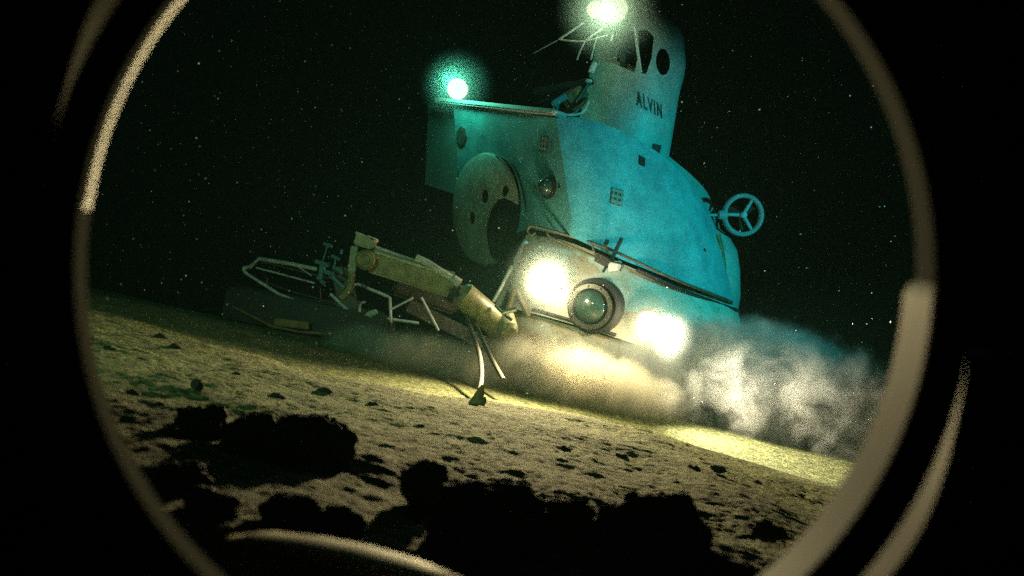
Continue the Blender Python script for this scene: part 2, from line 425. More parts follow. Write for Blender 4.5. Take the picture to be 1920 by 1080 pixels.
add_tube(bm, [railp(1110, 456, .09), railp(1118, 480, .09), railp(1140, 492, .09)], 0.010, 8, 4)
rail = finish(bm, 'guard_rail', M['bronze'], sub, angle=60)
bm = bmesh.new()
add_tube(bm, [railp(u, v, .03) for u, v in ((1195, 505), (1240, 527), (1300, 552), (1382, 582))], [0.02, .03, .03, .018], 10, 4)
finish(bm, 'rubber_fender', M['black'], sub)
bm = bmesh.new()
beam(bm, P(1166, 446, 8.33), P(1140, 500, 8.30), .03, .03); beam(bm, P(1120, 482, 8.36), P(1146, 496, 8.30), .09, .08); beam(bm, P(1138, 498, 8.28), P(1130, 511, 8.28), .035, .02)
latch = finish(bm, 'latch', M['black'], sub)
bm = bmesh.new(); beam(bm, P(1140, 501, 8.30), P(1166, 497, 8.28), .07, .075); finish(bm, 'latch_block', M['white'], latch)
bm = bmesh.new(); add_tube(bm, [P(1142, 489, 8.24), P(1170, 496, 8.24), P(1162, 508, 8.24)], .008); finish(bm, 'latch_hook', M['black'], latch)

# pale strut down the left edge with brackets
bm = bmesh.new()
add_tube(bm, [P(986, 452, 8.58), P(966, 492, 8.56)], 0.026); add_tube(bm, [P(960, 498, 8.55), P(941, 536, 8.52), P(925, 566, 8.5)], 0.017)
finish(bm, 'edge_strut', M['pale'], sub, angle=60)
bm = bmesh.new()
beam(bm, P(990, 458, 8.5), P(972, 505, 8.5), .04, .05); finish(bm, 'bracket', M['bronze'], sub)
bm = bmesh.new(); beam(bm, P(955, 548, 8.42), P(943, 580, 8.40), .05, .03); finish(bm, 'bracket', M['bronze'], sub)
bm = bmesh.new()
add_tube(bm, [P(950, 585, 8.38), P(966, 545, 8.36), P(976, 560, 8.36), P(990, 592, 8.38)], .03, 8, 3)
finish(bm, 'bracket', M['bronze'], sub)

# big viewport in the band
p, n = on(band, 1113, 575); n = (n + Vector((-0.28, 0, -0.12))).normalized()
bm = bmesh.new(); add_lathe(bm, p + Vector((.02, 0, .01)), n, [(.16, -.12), (.225, -.10), (.24, .0), (.235, .07), (.20, .085), (.175, .06), (.16, .0), (0, -.02)], 56)
vp = finish(bm, 'viewport', M['black'], sub)
bm = bmesh.new(); add_lathe(bm, p, n, [(.192, .082), (.192, .097), (.155, .097), (.142, .06), (.142, .03), (.192, .06)], 48); finish(bm, 'retaining_ring', M['dark'], vp)
bm = bmesh.new(); add_lathe(bm, p, n, [(.145, .03), (.14, .075), (.105, .105), (.05, .125), (0, .13)], 40); finish(bm, 'viewport_glass', M['lens'], vp, angle=80)
for k in range(10):
    a = k*math.pi/5; x, y, _ = frame_of(n); bm = bmesh.new(); add_lathe(bm, p + (x*math.cos(a)+y*math.sin(a))*.174 + n*.095, n, [(.011, 0), (.011, .012), (0, .014)], 6); finish(bm, 'bolt', M['dark'], vp)

# ------------------------------------------------------------------ sail
sc = P(1166, 272, 9.75); base_z = sc.z - 0.25

bm = bmesh.new(); rings = []
SEG = 96
# (z above base, half-width x, half-depth y, x shift)
prof = [(0, .475, .62, .0), (.25, .468, .61, .0), (.5, .458, .60, -.005), (.75, .448, .585, -.012), (.88, .447, .58, -.016), (1.0, .45, .575, -.012), (1.12, .447, .57, -.016), (1.24, .43, .55, -.035),
        (1.36, .415, .50, -.05), (1.46, .365, .43, -.085), (1.54, .29, .33, -.11), (1.59, .18, .2, -.12), (1.61, .06, .07, -.12)]
for z, rx, ry, sh in prof:
    rings.append([bm.verts.new((sc.x + sh + rx*math.cos(2*math.pi*k/SEG), sc.y + ry*math.sin(2*math.pi*k/SEG), base_z + z)) for k in range(SEG)])
for a, b in zip(rings, rings[1:]):
    for k in range(SEG): bm.faces.new((a[k], a[(k+1) % SEG], b[(k+1) % SEG], b[k]))
bm.faces.new(rings[-1]); bm.faces.new(rings[0][::-1])
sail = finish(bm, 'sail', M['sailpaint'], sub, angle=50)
def prism(pix, Y0, Y1, name='cut'):
    b = bmesh.new()
    a = [b.verts.new(P(u, v, Y0)) for u, v in pix]; c = [b.verts.new(P(u, v, Y1)) for u, v in pix]
    b.faces.new(a); b.faces.new(c[::-1]); n = len(pix)
    for i in range(n): b.faces.new((a[i], c[i], c[(i+1) % n], a[(i+1) % n]))
    return finish(b, name, None)
def ell(cx, cy, rx, ry, rot=0, n=24):
    c, s = math.cos(rot), math.sin(rot)
    return [(cx + rx*math.cos(t)*c - ry*math.sin(t)*s, cy + rx*math.cos(t)*s + ry*math.sin(t)*c) for t in [2*math.pi*k/n for k in range(n)]]
carve(sail, [prism([(1090, 105), (1118, 112), (1150, 119), (1190, 136), (1195, 112), (1188, 60), (1150, 50), (1090, 60)], 8.3, 9.58),
             prism([(1196, 58), (1214, 56), (1226, 70), (1222, 108), (1212, 138), (1204, 138), (1199, 110)], 8.3, 9.55),
             prism(ell(1243, 116, 13, 25, -0.05), 8.3, 9.75)])
bm = bmesh.new()
add_lathe(bm, Vector((sc.x-.01, sc.y+.10, base_z+1.0)), Vector((0, 0, 1)), [(0, .0), (.36, 0), (.36, .40), (0, .42)], 32); finish(bm, 'sail_interior', M['void'], sub)
# ring seam between sail and deck, small foot plate
q, n = on(sail, 1228, 280); bm = bmesh.new(); add_box(bm, q, Vector((.05, 0, 0)), Vector((0, .03, 0)), Vector((0, 0, .045)), .005); finish(bm, 'foot_plate', M['black'], sail)
# painted name
fc = bpy.data.curves.new('name_text', 'FONT'); fc.body = 'ALVIN'; fc.size = 1.0; fc.offset = 0.028; fc.space_character = 1.28; fc.resolution_u = 3
fo = bpy.data.objects.new('name_text', fc); COL.objects.link(fo); bpy.context.view_layer.update()
tm = bpy.data.meshes.new_from_object(fo.evaluated_get(bpy.context.evaluated_depsgraph_get())); bpy.data.objects.remove(fo)
bm = bmesh.new(); bm.from_mesh(tm)
bmesh.ops.triangulate(bm, faces=bm.faces)
bmesh.ops.subdivide_edges(bm, edges=[e for e in bm.edges if e.calc_length() > .12], cuts=2, use_grid_fill=False)
bmesh.ops.triangulate(bm, faces=bm.faces)
xs = [v.co.x for v in bm.verts]; x0, x1 = min(xs), max(xs); yh = max(v.co.y for v in bm.verts)
for v in bm.verts:
    t = (v.co.x-x0)/(x1-x0); h = v.co.y/yh
    tt = t*1.12 - 0.12*t*t
    u = 1193 + 48*tt; vv = 196 + 25*tt - h*27*(1-0.05*t)
    q, n = on(sail, u - h*1.5, vv); v.co = q + n*0.006
finish(bm, 'painted_name', M['letter'], sail, smooth=False)
# lamp mast and whisker rods in front of the sail top
def lamp(name, u, v, Y, r, m, parent, facing):
    c = P(u, v, Y); f = facing.normalized()
    bm = bmesh.new(); add_lathe(bm, c - f*r*0.35, f, [(0, -r*1.3), (r*.5, -r*1.25), (r*.95, -r*.5), (r*1.05, 0), (r*.98, .0), (r*.8, -r*.4), (0, -r*.5)], 28)
    h = finish(bm, name, M['dark'], parent)
    bm = bmesh.new(); bmesh.ops.create_icosphere(bm, subdivisions=3, radius=r*0.96, matrix=Matrix.Translation(c))
    finish(bm, 'lamp_glass', m, h, angle=180)
    return h
tl1 = lamp('mast_lamp', 1150, 16, 9.05, .135, M['lampwarm'], sub, Vector((-.1, -1, -.1)))
tl2 = lamp('mast_lamp', 1116, 18, 9.0, .08, M['lampwarm'], sub, Vector((-.5, -1, -.3)))
bm = bmesh.new()
for pts, r in (([(1095, 42), (1048, 74)], .011), ([(1048, 74), (1000, 100)], .005), ([(1048, 74), (1072, 77), (1098, 77), (1140, 66)], .008),
               ([(1130, 54), (1098, 76)], .011), ([(1098, 76), (1088, 95), (1082, 112)], .008), ([(1120, 66), (1114, 88), (1108, 112)], .008), ([(1150, 66), (1146, 78)], .012), ([(1190, 50), (1196, 85), (1203, 135)], .006)):
    add_tube(bm, [P(u, v, 8.95) for u, v in pts], r, 8, 3 if len(pts) > 2 else 0)
finish(bm, 'whisker_rods', M['pale'], sub, angle=60)
bm = bmesh.new(); add_tube(bm, [P(1155, 32, 9.15), P(1165, 80, 9.25), P(1170, 130, 9.35)], .03); finish(bm, 'lamp_mast', M['dark'], sub)
# gear between deck and sail
bm = bmesh.new(); add_tube(bm, [P(1116, 118, 9.1), P(1108, 137, 9.1)], .03, 14); finish(bm, 'vent_pipe', M['pale'], sub)
bm = bmesh.new(); beam(bm, P(1062, 196, 9.1), P(1096, 170, 9.1), .2, .16, bev=.02); finish(bm, 'equipment_box', M['rust'], sub)
bm = bmesh.new()
beam(bm, P(1000, 172, 9.15), P(1112, 152, 9.0), .08, .05); beam(bm, P(1010, 188, 9.2), P(1100, 168, 9.1), .06, .04)
add_tube(bm, [P(1040, 216, 8.95), P(1046, 190, 8.95), P(1062, 176, 8.95)], .03); add_tube(bm, [P(1060, 214, 9.0), P(1085, 184, 9.0), P(1104, 154, 9.0)], .018)
add_tube(bm, [P(1040, 206, 8.9), P(1070, 216, 8.85), P(1092, 196, 8.9), P(1098, 186, 9.0)], .016, 8, 3)
finish(bm, 'deck_gear', M['dark'], sub)
bm = bmesh.new(); beam(bm, P(1036, 196, 8.9), P(1062, 180, 8.9), .08, .05); finish(bm, 'deck_bracket', M['teal'], sub)
bm = bmesh.new(); beam(bm, P(1098, 152, 8.95), P(1110, 153, 8.95), .06, .03); finish(bm, 'deck_fitting', M['pale'], sub)
bm = bmesh.new(); add_tube(bm, [P(1046, 216, 8.7), P(1090, 213, 8.8), P(1104, 190, 8.95)], .012, 8, 3); finish(bm, 'deck_hose', M['pale'], sub)
# deck lamp on the left corner
dl = lamp('deck_lamp', 858, 167, 10.0, .11, M['lampcool'], sub, Vector((-.5, -1, -.3)))
bm = bmesh.new(); add_tube(bm, [P(859, 192, 10.05), P(858, 182, 10.05)], .035); finish(bm, 'lamp_stem', M['dark'], dl)

# ------------------------------------------------------------------ bow lamps, arm, basket
bl1 = lamp('bow_lamp', 1024, 520, 8.22, .115, M['lampwarm'], sub, Vector((-.25, -1, -.25)))
bl2 = lamp('bow_lamp', 1216, 606, 8.16, .105, M['lampwarm'], sub, Vector((.2, -1, -.3)))
for (u0, v0, u1, v1, Y, hs) in ((1024, 520, 1018, 548, 8.3, bl1), (1216, 606, 1220, 640, 8.25, bl2)):
    bm = bmesh.new(); add_tube(bm, [P(u0, v0, Y+.05), P(u1, v1, Y+.05), P(u1+4, v1+8, Y+.3)], .02); finish(bm, 'lamp_bracket', M['dark'], hs)

arm = empty('manipulator_arm', P(690, 490, 8.2), sub)
bm = bmesh.new(); beam(bm, P(694, 486, 8.05), P(850, 535, 8.1), .20, .21, bev=.02); finish(bm, 'upper_arm', M['ochre'], arm)
bm = bmesh.new()
add_tube(bm, [P(703, 463, 7.98), P(760, 483, 8.0), P(800, 496, 8.02)], .013); add_tube(bm, [P(702, 472, 7.94), P(752, 488, 7.95), P(830, 512, 7.97)], .012)
finish(bm, 'hydraulic_line', M['pale'], arm)
bm = bmesh.new(); add_tube(bm, [P(780, 483, 7.97), P(800, 492, 7.97), P(850, 524, 7.97)], .03, 14); add_tube(bm, [P(850, 524, 7.97), P(862, 532, 7.97)], .04, 14); finish(bm, 'hydraulic_cylinder', M['pale'], arm)
bm = bmesh.new(); c = P(686, 487, 7.92); add_lathe(bm, c, Vector((-.1, -1, -.1)), [(0, .03), (.035, .03), (.04, .015), (.062, .015), (.07, .03), (.082, .02), (.085, -.2), (0, -.2)], 28); finish(bm, 'elbow_joint', M['ochre'], arm)
bm = bmesh.new(); beam(bm, P(668, 448, 8.0), P(704, 458, 8.0), .16, .10, bev=.012); beam(bm, P(666, 462, 8.02), P(660, 510, 8.02), .07, .06)
add_tube(bm, [P(660, 510, 8.0), P(656, 540, 8.0), P(640, 560, 8.0)], .03, 8, 3); finish(bm, 'arm_bracket', M['ochre'], arm)
bm = bmesh.new(); beam(bm, P(668, 436, 7.98), P(688, 444, 7.98), .12, .018); beam(bm, P(690, 444, 7.98), P(708, 452, 7.98), .12, .026); finish(bm, 'bracket_cap', M['pale'], arm)
a, b = P(862, 548, 7.95), P(942, 616, 8.1)
bm = bmesh.new(); add_lathe(bm, a, b-a, [(0, .02), (.055, .02), (.075, .0), (.095, .01), (.11, .03), (.11, .44), (.095, .47), (0, .47)], 36); finish(bm, 'forearm', M['ochre'], arm)
bm = bmesh.new(); c = P(950, 612, 8.02); add_lathe(bm, c, Vector((.4, -.8, -.6)), [(0, .08), (.06, .08), (.085, .05), (.09, -.1), (0, -.1)], 28); finish(bm, 'wrist', M['ochre'], arm)
bm = bmesh.new(); add_tube(bm, [P(928, 572, 7.95), P(942, 586, 7.93), P(960, 600, 7.9)], [.012, .035, .015], 10, 3); add_tube(bm, [P(942, 586, 7.9), P(968, 580, 7.9)], .02); finish(bm, 'wrist_clamp', M['steel'], arm)
bm = bmesh.new(); add_tube(bm, [P(838, 536, 8.1), P(850, 552, 8.08), P(866, 552, 8.05)], .075, 16, 3); finish(bm, 'elbow_yoke', M['dark'], arm)

basket = empty('sample_basket', P(600, 620, 8.4), sub)
YB = 8.3
bm = bmesh.new()
for pts, r in (([(456, 503), (470, 500), (486, 485), (545, 495), (550, 496), (594, 505)], .017), ([(460, 512), (520, 550), (575, 573), (606, 582), (640, 588), (700, 594), (785, 606)], .013),
               ([(456, 503), (460, 512)], .016), ([(480, 502), (530, 515), (590, 531)], .008), ([(548, 492), (584, 517)], .006), ([(619, 551), (658, 588), (672, 592)], .013),
               ([(656, 534), (672, 533), (724, 555), (731, 558), (733, 604)], .013), ([(733, 580), (775, 558)], .010), ([(790, 558), (812, 600), (822, 620)], .012)):
    add_tube(bm, [P(u, v, YB) for u, v in pts], r, 8)
finish(bm, 'front_tube_frame', M['pale'], basket, angle=60)
bm = bmesh.new()
for pts, r in (([(470, 520), (540, 545), (640, 572), (730, 590)], .010), ([(486, 490), (560, 508), (650, 530), (730, 552)], .010), ([(500, 520), (505, 560)], .008), ([(600, 540), (602, 580)], .008)):
    add_tube(bm, [P(u, v, 8.9) for u, v in pts], r, 8)
finish(bm, 'rear_tube_frame', M['dark'], basket, angle=60)
bm = bmesh.new(); beam(bm, P(440, 565, 8.55), P(732, 622, 8.5), .60, .26, up=Vector((0.0, 0, 1)), bev=.02); finish(bm, 'tray', M['black'], basket)
bm = bmesh.new(); beam(bm, P(515, 603, 8.16), P(580, 611, 8.16), .05, .06); add_tube(bm, [P(436, 575, 8.2), P(510, 612, 8.16), P(560, 622, 8.16), P(620, 627, 8.16)], .012); finish(bm, 'tray_rail', M['rust'], basket)
bm = bmesh.new()
beam(bm, P(668, 569, 8.25), P(686, 566, 8.25), .04, .02); add_tube(bm, [P(675, 569, 8.25), P(674, 592, 8.25)], .012)
b2 = [P(682, 594, 8.25), P(706, 584, 8.2), P(700, 596, 8.25)]
add_tube(bm, [b2[0], (b2[0]+b2[1])/2, b2[1]], [.01, .03, .02]); finish(bm, 'sampler_handle', M['pale'], basket)
bm = bmesh.new()
for a, b, r in (((607, 457), (622, 462), .014), ((614, 460), (605, 490), .006), ((592, 490), (616, 498), .018), ((604, 495), (600, 525), .02), ((610, 510), (624, 514), .02), ((622, 480), (636, 486), .014), ((629, 484), (626, 505), .008),
                ((596, 520), (608, 532), .018), ((640, 470), (640, 474), .012), ((625, 500), (642, 512), .014), ((606, 505), (645, 540), .012)):
    add_tube(bm, [P(*a, 8.25), P(*b, 8.2)], r, 8)
finish(bm, 'tool_rack', M['teal'], basket)
bm = bmesh.new(); beam(bm, P(640, 500, 8.5), P(655, 590, 8.5), .10, .16); beam(bm, P(740, 520, 8.9), P(860, 560, 9.0), .4, .3, bev=.03)
beam(bm, P(760, 570, 8.7), P(900, 640, 8.9), .3, .12); finish(bm, 'boom_bracket', M['dark'], sub)
# under-frame carrying the disc
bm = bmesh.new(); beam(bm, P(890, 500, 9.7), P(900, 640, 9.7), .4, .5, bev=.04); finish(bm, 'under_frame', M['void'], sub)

# ring-guarded propeller on the right
gp = P(1393, 403, 9.7); nf = Vector((0.15, -1, -.05)).normalized(); gx = (Vector((CR, 0, SR)) - nf*Vector((CR, 0, SR)).dot(nf)).normalized(); gy = nf.cross(gx)
bm = bmesh.new(); R0, r0 = .188, .024
prev = None
add_lathe(bm, gp, nf, [(R0 + r0*math.cos(t), r0*1.6*math.sin(t)) for t in [2*math.pi*k/12 for k in range(13)]], 48)
pr = finish(bm, 'propeller_guard', M['teal'], sub)
for k, a in enumerate((math.radians(58), math.radians(178), math.radians(-58))):
    d = gx*math.cos(a)+gy*math.sin(a)
    tube_obj('guard_spoke', [gp, gp + d*R0], [.020, .016], M['teal'], pr)
bm = bmesh.new(); add_lathe(bm, gp - nf*.0, nf, [(0, .05), (.03, .04), (.036, -.04), (0, -.05)], 20); finish(bm, 'hub', M['teal'], pr)
bm = bmesh.new()
for k in range(3):
    a = math.radians(-85 + 120*k); d = gx*math.cos(a)+gy*math.sin(a); s = nf.cross(d)
    beam(bm, gp + nf*-.05 + d*.03, gp + nf*-.05 + d*.15, .07, .012, up=(nf + s*.7).normalized(), bev=.004)
finish(bm, 'blade', M['dark'], pr)
bm = bmesh.new(); add_tube(bm, [gp - gx*.245, gp - gx*.17], [.04, .055], 16); add_tube(bm, [gp - gx*.2, gp - gx*.34, P(1318, 404, 9.85)], .012); finish(bm, 'motor_pod', M['teal'], pr)

# ------------------------------------------------------------------ lamps' own light
WARM = (1.0, 0.80, 0.40)
L = P(1024, 520, 8.02)
light('bow_lamp_light', 'SPOT', P(1024, 520, 8.04), 2100, WARM, P(985, 820, 5.0), 100, 0.9, 0.06, sub)
light('bow_lamp_light', 'SPOT', P(1226, 604, 7.93), 1250, (1.0, 0.88, 0.62), P(1540, 820, 7.2), 104, 0.9, 0.06, sub)
light('bow_lamp_spill', 'POINT', P(1030, 524, 8.05), 30, (1.0, .86, .52), None, rad=.05, parent=sub)
light('bow_lamp_spill', 'POINT', P(1218, 612, 8.0), 24, (1.0, .86, .52), None, rad=.05, parent=sub)
light('bow_lamp_light', 'SPOT', P(1034, 532, 7.98), 330, WARM, P(1250, 800, 7.3), 92, 1.0, 0.06, sub)
light('deck_lamp_light', 'POINT', P(842, 150, 9.6), 20, (0.12, 1.0, .62), None, rad=.08, parent=sub)
light('mast_lamp_light', 'POINT', P(1136, 24, 8.82), 11, (0.65, 1.0, .60), None, rad=.1, parent=sub)

# ------------------------------------------------------------------ hoses and the sampled stump
def ground_pt(u, v, lift=0.0):
    d = (P(u, v, 1) - CAMP); best = None
    for k in range(120, 1300):
        Y = k*0.01; q = CAMP + d*Y
        if q.z < gz(q.x, q.y) + lift: return q
    return CAMP + d*9
bm = bmesh.new()
add_tube(bm, [P(872, 585, 8.0), P(886, 625, 7.8), P(899, 665, 7.5), P(903, 705, 7.1), P(897, 742, 6.7)], .017, 10, 4)
h1 = finish(bm, 'suction_hose', M['hose'], arm)
bm = bmesh.new(); add_tube(bm, [P(884, 590, 8.0), P(906, 640, 7.8), P(926, 680, 7.6), P(944, 712, 7.3)], .018, 10, 4); finish(bm, 'suction_hose', M['hose'], arm)

def rock(name, u, v, Y, sx, sy, sz, seed, m, label, cat='rock', group=None, rough=0.35, sink=0.25, sub_=5, rot=0.0):
    """u, v: centre of the rock in view; sizes are half extents in metres"""
    c = P(u, v, Y); bm = bmesh.new(); bmesh.ops.create_icosphere(bm, subdivisions=sub_, radius=1.0)
    o3 = Vector((seed*3.7, seed*1.3, seed*2.1))
    for vt in bm.verts:
        p = vt.co.copy()
        cell = noise.cell(p*1.7 + o3)
        n = noise.noise(p*1.3+o3)*0.9 + noise.noise(p*2.9+o3)*0.45 + noise.noise(p*6.5+o3)*0.15 + noise.noise(p*15+o3)*0.03
        ridge = 1-abs(noise.noise(p*2.2+o3*1.7))*2
        k = 1 + rough*(n + 0.35*ridge)
        vt.co = Vector((p.x*k*sx, p.y*k*sy, p.z*k*sz))
    bmesh.ops.transform(bm, matrix=Matrix.Translation(c) @ Matrix.Rotation(rot, 4, 'Y'), verts=bm.verts)
    o = finish(bm, name, m, None, angle=180); tag(o, label, cat, group); return o
M['rock'] = mat('dark_basalt', (0.045, 0.040, 0.026), 0.9, var=0.6, vscale=9, bump=0.8, bscale=22, spec=0.2)
M['bar'] = mat('bar_paint', (0.46, 0.43, 0.22), 0.7, var=0.4, vscale=20)
M['ledge'] = mat('silted_rock', (0.26, 0.21, 0.10), 0.95, var=0.4, vscale=5, bump=0.5, bscale=30, spec=0.1)
G = 'dark rocks strewn over the near seabed'
def R(u, v, Y, wpx, hpx, seed, label, rough=0.35, m='rock', rot=0.0, name='rock', dy=0.8, g=G):
    Y = min(Y, ground_pt(u, v + hpx*0.62).y) if v + hpx < 1075 else Y
    s = Y/FPX; return rock(name, u, v, Y, wpx*s, wpx*s*dy, hpx*s, seed, M[m], label, 'rock', g, rough, rot=rot)
R(380, 795, 3.3, 40, 34, 1, 'pointed dark rock with a lit ochre flank, at the left above the dark boulders', 0.45)
R(478, 822, 2.9, 58, 40, 2, 'low dark boulder with a knobbly top, left half of the pair in the left foreground')
R(580, 828, 2.8, 72, 52, 3, 'broad dark boulder with a lit right flank, beside the lower knobbly boulder', 0.4)
R(345, 893, 2.2, 46, 26, 4, 'flat dark rock below the pointed rock at the lower left')
R(371, 724, 4.2, 11, 13, 5, 'small round dark stone alone on the pale mud above the pointed rock', 0.3)
R(400, 948, 1.95, 52, 26, 6, 'blurred flat stone at the lower left beneath the flat dark rock')
R(545, 962, 1.9, 50, 34, 7, 'blurred dark stone in the hollow below the broad dark boulder')
R(640, 978, 1.9, 44, 28, 8, 'blurred dark stone just above the right half of the pale flat bar')
R(800, 915, 2.1, 46, 46, 9, 'round black boulder standing at the left end of the large black mass', 0.28)
R(925, 985, 1.85, 108, 82, 10, 'largest black boulder at the bottom centre of the view', 0.3)
R(1062, 992, 1.85, 66, 56, 11, 'lower black boulder filling the gap between the two largest')
R(1215, 1024, 1.75, 112, 92, 12, 'large black boulder at the bottom right with a small knob on top', 0.3)
R(1345, 1085, 1.7, 90, 46, 18, 'black rock at the bottom edge to the right of the knobbed boulder', 0.3)
R(1185, 938, 1.75, 14, 16, 23, 'small black knob of rock on the large bottom right boulder', 0.3)
R(1442, 998, 2.2, 30, 18, 13, 'small dark stone near the right rim of the window')
R(1347, 879, 4.4, 13, 7, 14, 'small flat dark stone on the crest at the right', 0.3)
R(1000, 1090, 1.6, 120, 50, 15, 'black rock cut by the bottom edge of the view', 0.3)
bm = bmesh.new(); add_tube(bm, [P(450, 1012, 1.16), P(500, 1016, 1.13), P(580, 1028, 1.10), P(670, 1046, 1.08), P(760, 1072, 1.06), P(880, 1122, 1.05)], [.020, .042, .046, .046, .046, .046], 16, 0)
bm.verts.ensure_lookup_table()
for k in range(len(bm.verts)//16):
    ring = bm.verts[k*16:(k+1)*16]; cz = sum(v.co.z for v in ring)/16
    for v in ring: v.co.z = cz + (v.co.z-cz)*0.22
o = finish(bm, 'guard_bar', M['bar'], None, angle=180); tag(o, 'pale blurred flat bar close outside the window at the bottom left', 'guard bar')
# small stump caught in the lamplight
bm = bmesh.new(); gp0 = P(892, 772, 5.5)
add_tube(bm, [gp0 + Vector(q) for q in ((-.03, 0, -.05), (-.018, 0, .0), (-.006, 0, .045), (.004, .01, .085), (.0, 0, .11), (.006, 0, .145))], [.062, .044, .034, .026, .016, .006], 14, 0)
add_tube(bm, [gp0 + Vector(q) for q in ((.0, 0, .05), (.028, -.004, .075), (.046, 0, .074))], [.028, .020, .012], 10)
for vt in bm.verts: vt.co += Vector((noise.noise(vt.co*22), noise.noise(vt.co*22+Vector((5, 0, 0))), noise.noise(vt.co*22+Vector((0, 9, 0)))))*.026
bmesh.ops.subdivide_edges(bm, edges=bm.edges[:], cuts=1, use_grid_fill=True, smooth=0.3)
o = finish(bm, 'coral_stump', M['ledge'], None, angle=180); tag(o, 'small dark stump sticking up from the lit mud below the hoses', 'coral stump')
# scattered pebbles lying on the mud
k = 0
tips = [(205, 655), (300, 633), (327, 652), (445, 702), (520, 745), (610, 735), (700, 760), (662, 828), (790, 800), (1060, 842), (1165, 858), (1300, 880), (1240, 930), (1420, 905), (1500, 930), (250, 740), (300, 760)]
proto = None
rnd = random.Random(5)
for i, (u, v) in enumerate(tips):
    q = ground_pt(u, v)
    if i % 6 == 0:
        bm = bmesh.new(); bmesh.ops.create_icosphere(bm, subdivisions=3, radius=1)
        for vt in bm.verts: vt.co *= 1 + .45*noise.noise(vt.co*1.6 + Vector((i, 2, 3))) + .2*noise.noise(vt.co*4+Vector((i, 0, 0)))
        proto = finish(bm, 'pebble', M['rock'], None, angle=180); o = proto
    else:
        o = proto.copy(); COL.objects.link(o)
    s = q.y/FPX*rnd.uniform(5, 10); o.location = q + Vector((0, 0, s*.15)); o.scale = (s*1.5, s*1.3, s*.75); o.rotation_euler = (0, 0, rnd.uniform(0, 6))
    tag(o, 'small dark pebble lying half sunk in the lumpy mud', 'pebble', 'dark pebbles scattered on the mud')

# ------------------------------------------------------------------ window we look out of: seat, rim and hull wall around it, reflections built as paler arcs
FA = P(926, 494, 0.60); NA = P(946, 506, 0.44)

M['seat'] = mat('seat_glint_left', (0.34, 0.30, 0.27), 0.65, 0.0, var=0.35, vscale=30, speck=0.4, spec=0.2)  # upper left reflection on the seat, put into a paler colour
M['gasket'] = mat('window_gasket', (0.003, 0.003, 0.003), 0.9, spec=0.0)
M['seatdark'] = mat('seat_unlit_tone', (0.018, 0.022, 0.013), 0.9, spec=0.004)  # darker copy of the seat colour where no reflection falls
M['seatpink'] = mat('seat_glint_right', (0.80, 0.70, 0.64), 0.55, var=0.25, vscale=30, speck=0.3, spec=0.5)  # lower right reflection on the seat, put into a pale colour
M['rimdim'] = mat('rim_glint_left', (0.06, 0.055, 0.035), 0.9, var=0.3, vscale=20, spec=0.02)  # dimmer copy for the upper left reflection on the rim
M['rim'] = mat('rim_glint_right', (0.13, 0.115, 0.10), 0.8, var=0.3, vscale=20, spec=0.08)  # lower right reflection on the rim, put into its colour
def rings_mesh(bm, specs, seg=144):
    """specs: (u, v, radius in view, Y) rings joined one to the next"""
    rg = []
    for (u, v, r, Y) in specs:
        rg.append([bm.verts.new(P(u + r*math.cos(2*math.pi*k/seg), v + r*math.sin(2*math.pi*k/seg), Y*WS)) for k in range(seg)])
    for a, b in zip(rg, rg[1:]):
        for k in range(seg): bm.faces.new((a[k], a[(k+1) % seg], b[(k+1) % seg], b[k]))
WS = 1.4
win = empty('window_frame', P(946, 506, .7)); tag(win, 'round metal window seat framing the whole view from inside a diving craft', 'window frame')
def arc_mesh(bm, specs, a0, a1, seg=90, ends=None, taper=0):
    """a closed section swept from angle a0 to a1 (degrees, clockwise in view), easing to the section ENDS over TAPER degrees"""
    rg = []
    for k in range(seg+1):
        d = a0 + (a1-a0)*k/seg; a = math.radians(d)
        t = min(1, min(d-a0, a1-d)/taper) if taper else 1; t = t*t*(3-2*t); ring = []
        for q, (u, v, r, Y) in enumerate(specs):
            if ends: e = ends[q]; u, v, r, Y = [e[i]*(1-t) + (u, v, r, Y)[i]*t for i in range(4)]
            ring.append(bm.verts.new(P(u + r*math.cos(a), v + r*math.sin(a), Y*WS)))
        rg.append(ring)
    n = len(specs)
    for p, q in zip(rg, rg[1:]):
        for k in range(n): bm.faces.new((p[k], p[(k+1) % n], q[(k+1) % n], q[k]))
    bm.faces.new(rg[0]); bm.faces.new(rg[-1][::-1])
SEC_D = [(946, 506, 806, .50), (940, 500, 778, .545), (940, 500, 800, .555), (946, 506, 830, .51)]
SEC_B = [(946, 506, 810, .499), (930, 495, 766, .543), (930, 495, 790, .553), (946, 506, 832, .509)]


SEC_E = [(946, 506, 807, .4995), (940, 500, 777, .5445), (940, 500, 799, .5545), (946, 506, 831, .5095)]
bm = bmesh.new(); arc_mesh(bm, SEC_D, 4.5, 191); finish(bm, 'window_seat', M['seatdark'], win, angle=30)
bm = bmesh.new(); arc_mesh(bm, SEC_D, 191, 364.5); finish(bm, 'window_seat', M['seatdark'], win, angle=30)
bm = bmesh.new(); arc_mesh(bm, SEC_B, 2.0, 88, 90, SEC_E, 1.5); finish(bm, 'seat_glint_arc', M['seatpink'], win, angle=30)  # added arc in the shape of the reflection, not a separate liner
bm = bmesh.new(); arc_mesh(bm, SEC_B, 188, 262, 90, SEC_E, 1.5); finish(bm, 'seat_glint_arc', M['seat'], win, angle=30)  # second added arc, standing for the reflection at upper left
bm = bmesh.new(); rings_mesh(bm, [(946, 506, 808, .499), (946, 506, 884, .497), (946, 506, 884, .512), (946, 506, 832, .514)]); finish(bm, 'gasket', M['gasket'], win, angle=30)
RIM = [(944, 502, 926, .510), (950, 508, 876, .545), (950, 508, 900, .556), (944, 502, 962, .520)]
RIM_E = [(946, 506, 884, .5145), (948, 507, 875, .5453), (950, 508, 900, .556), (944, 502, 962, .520)]
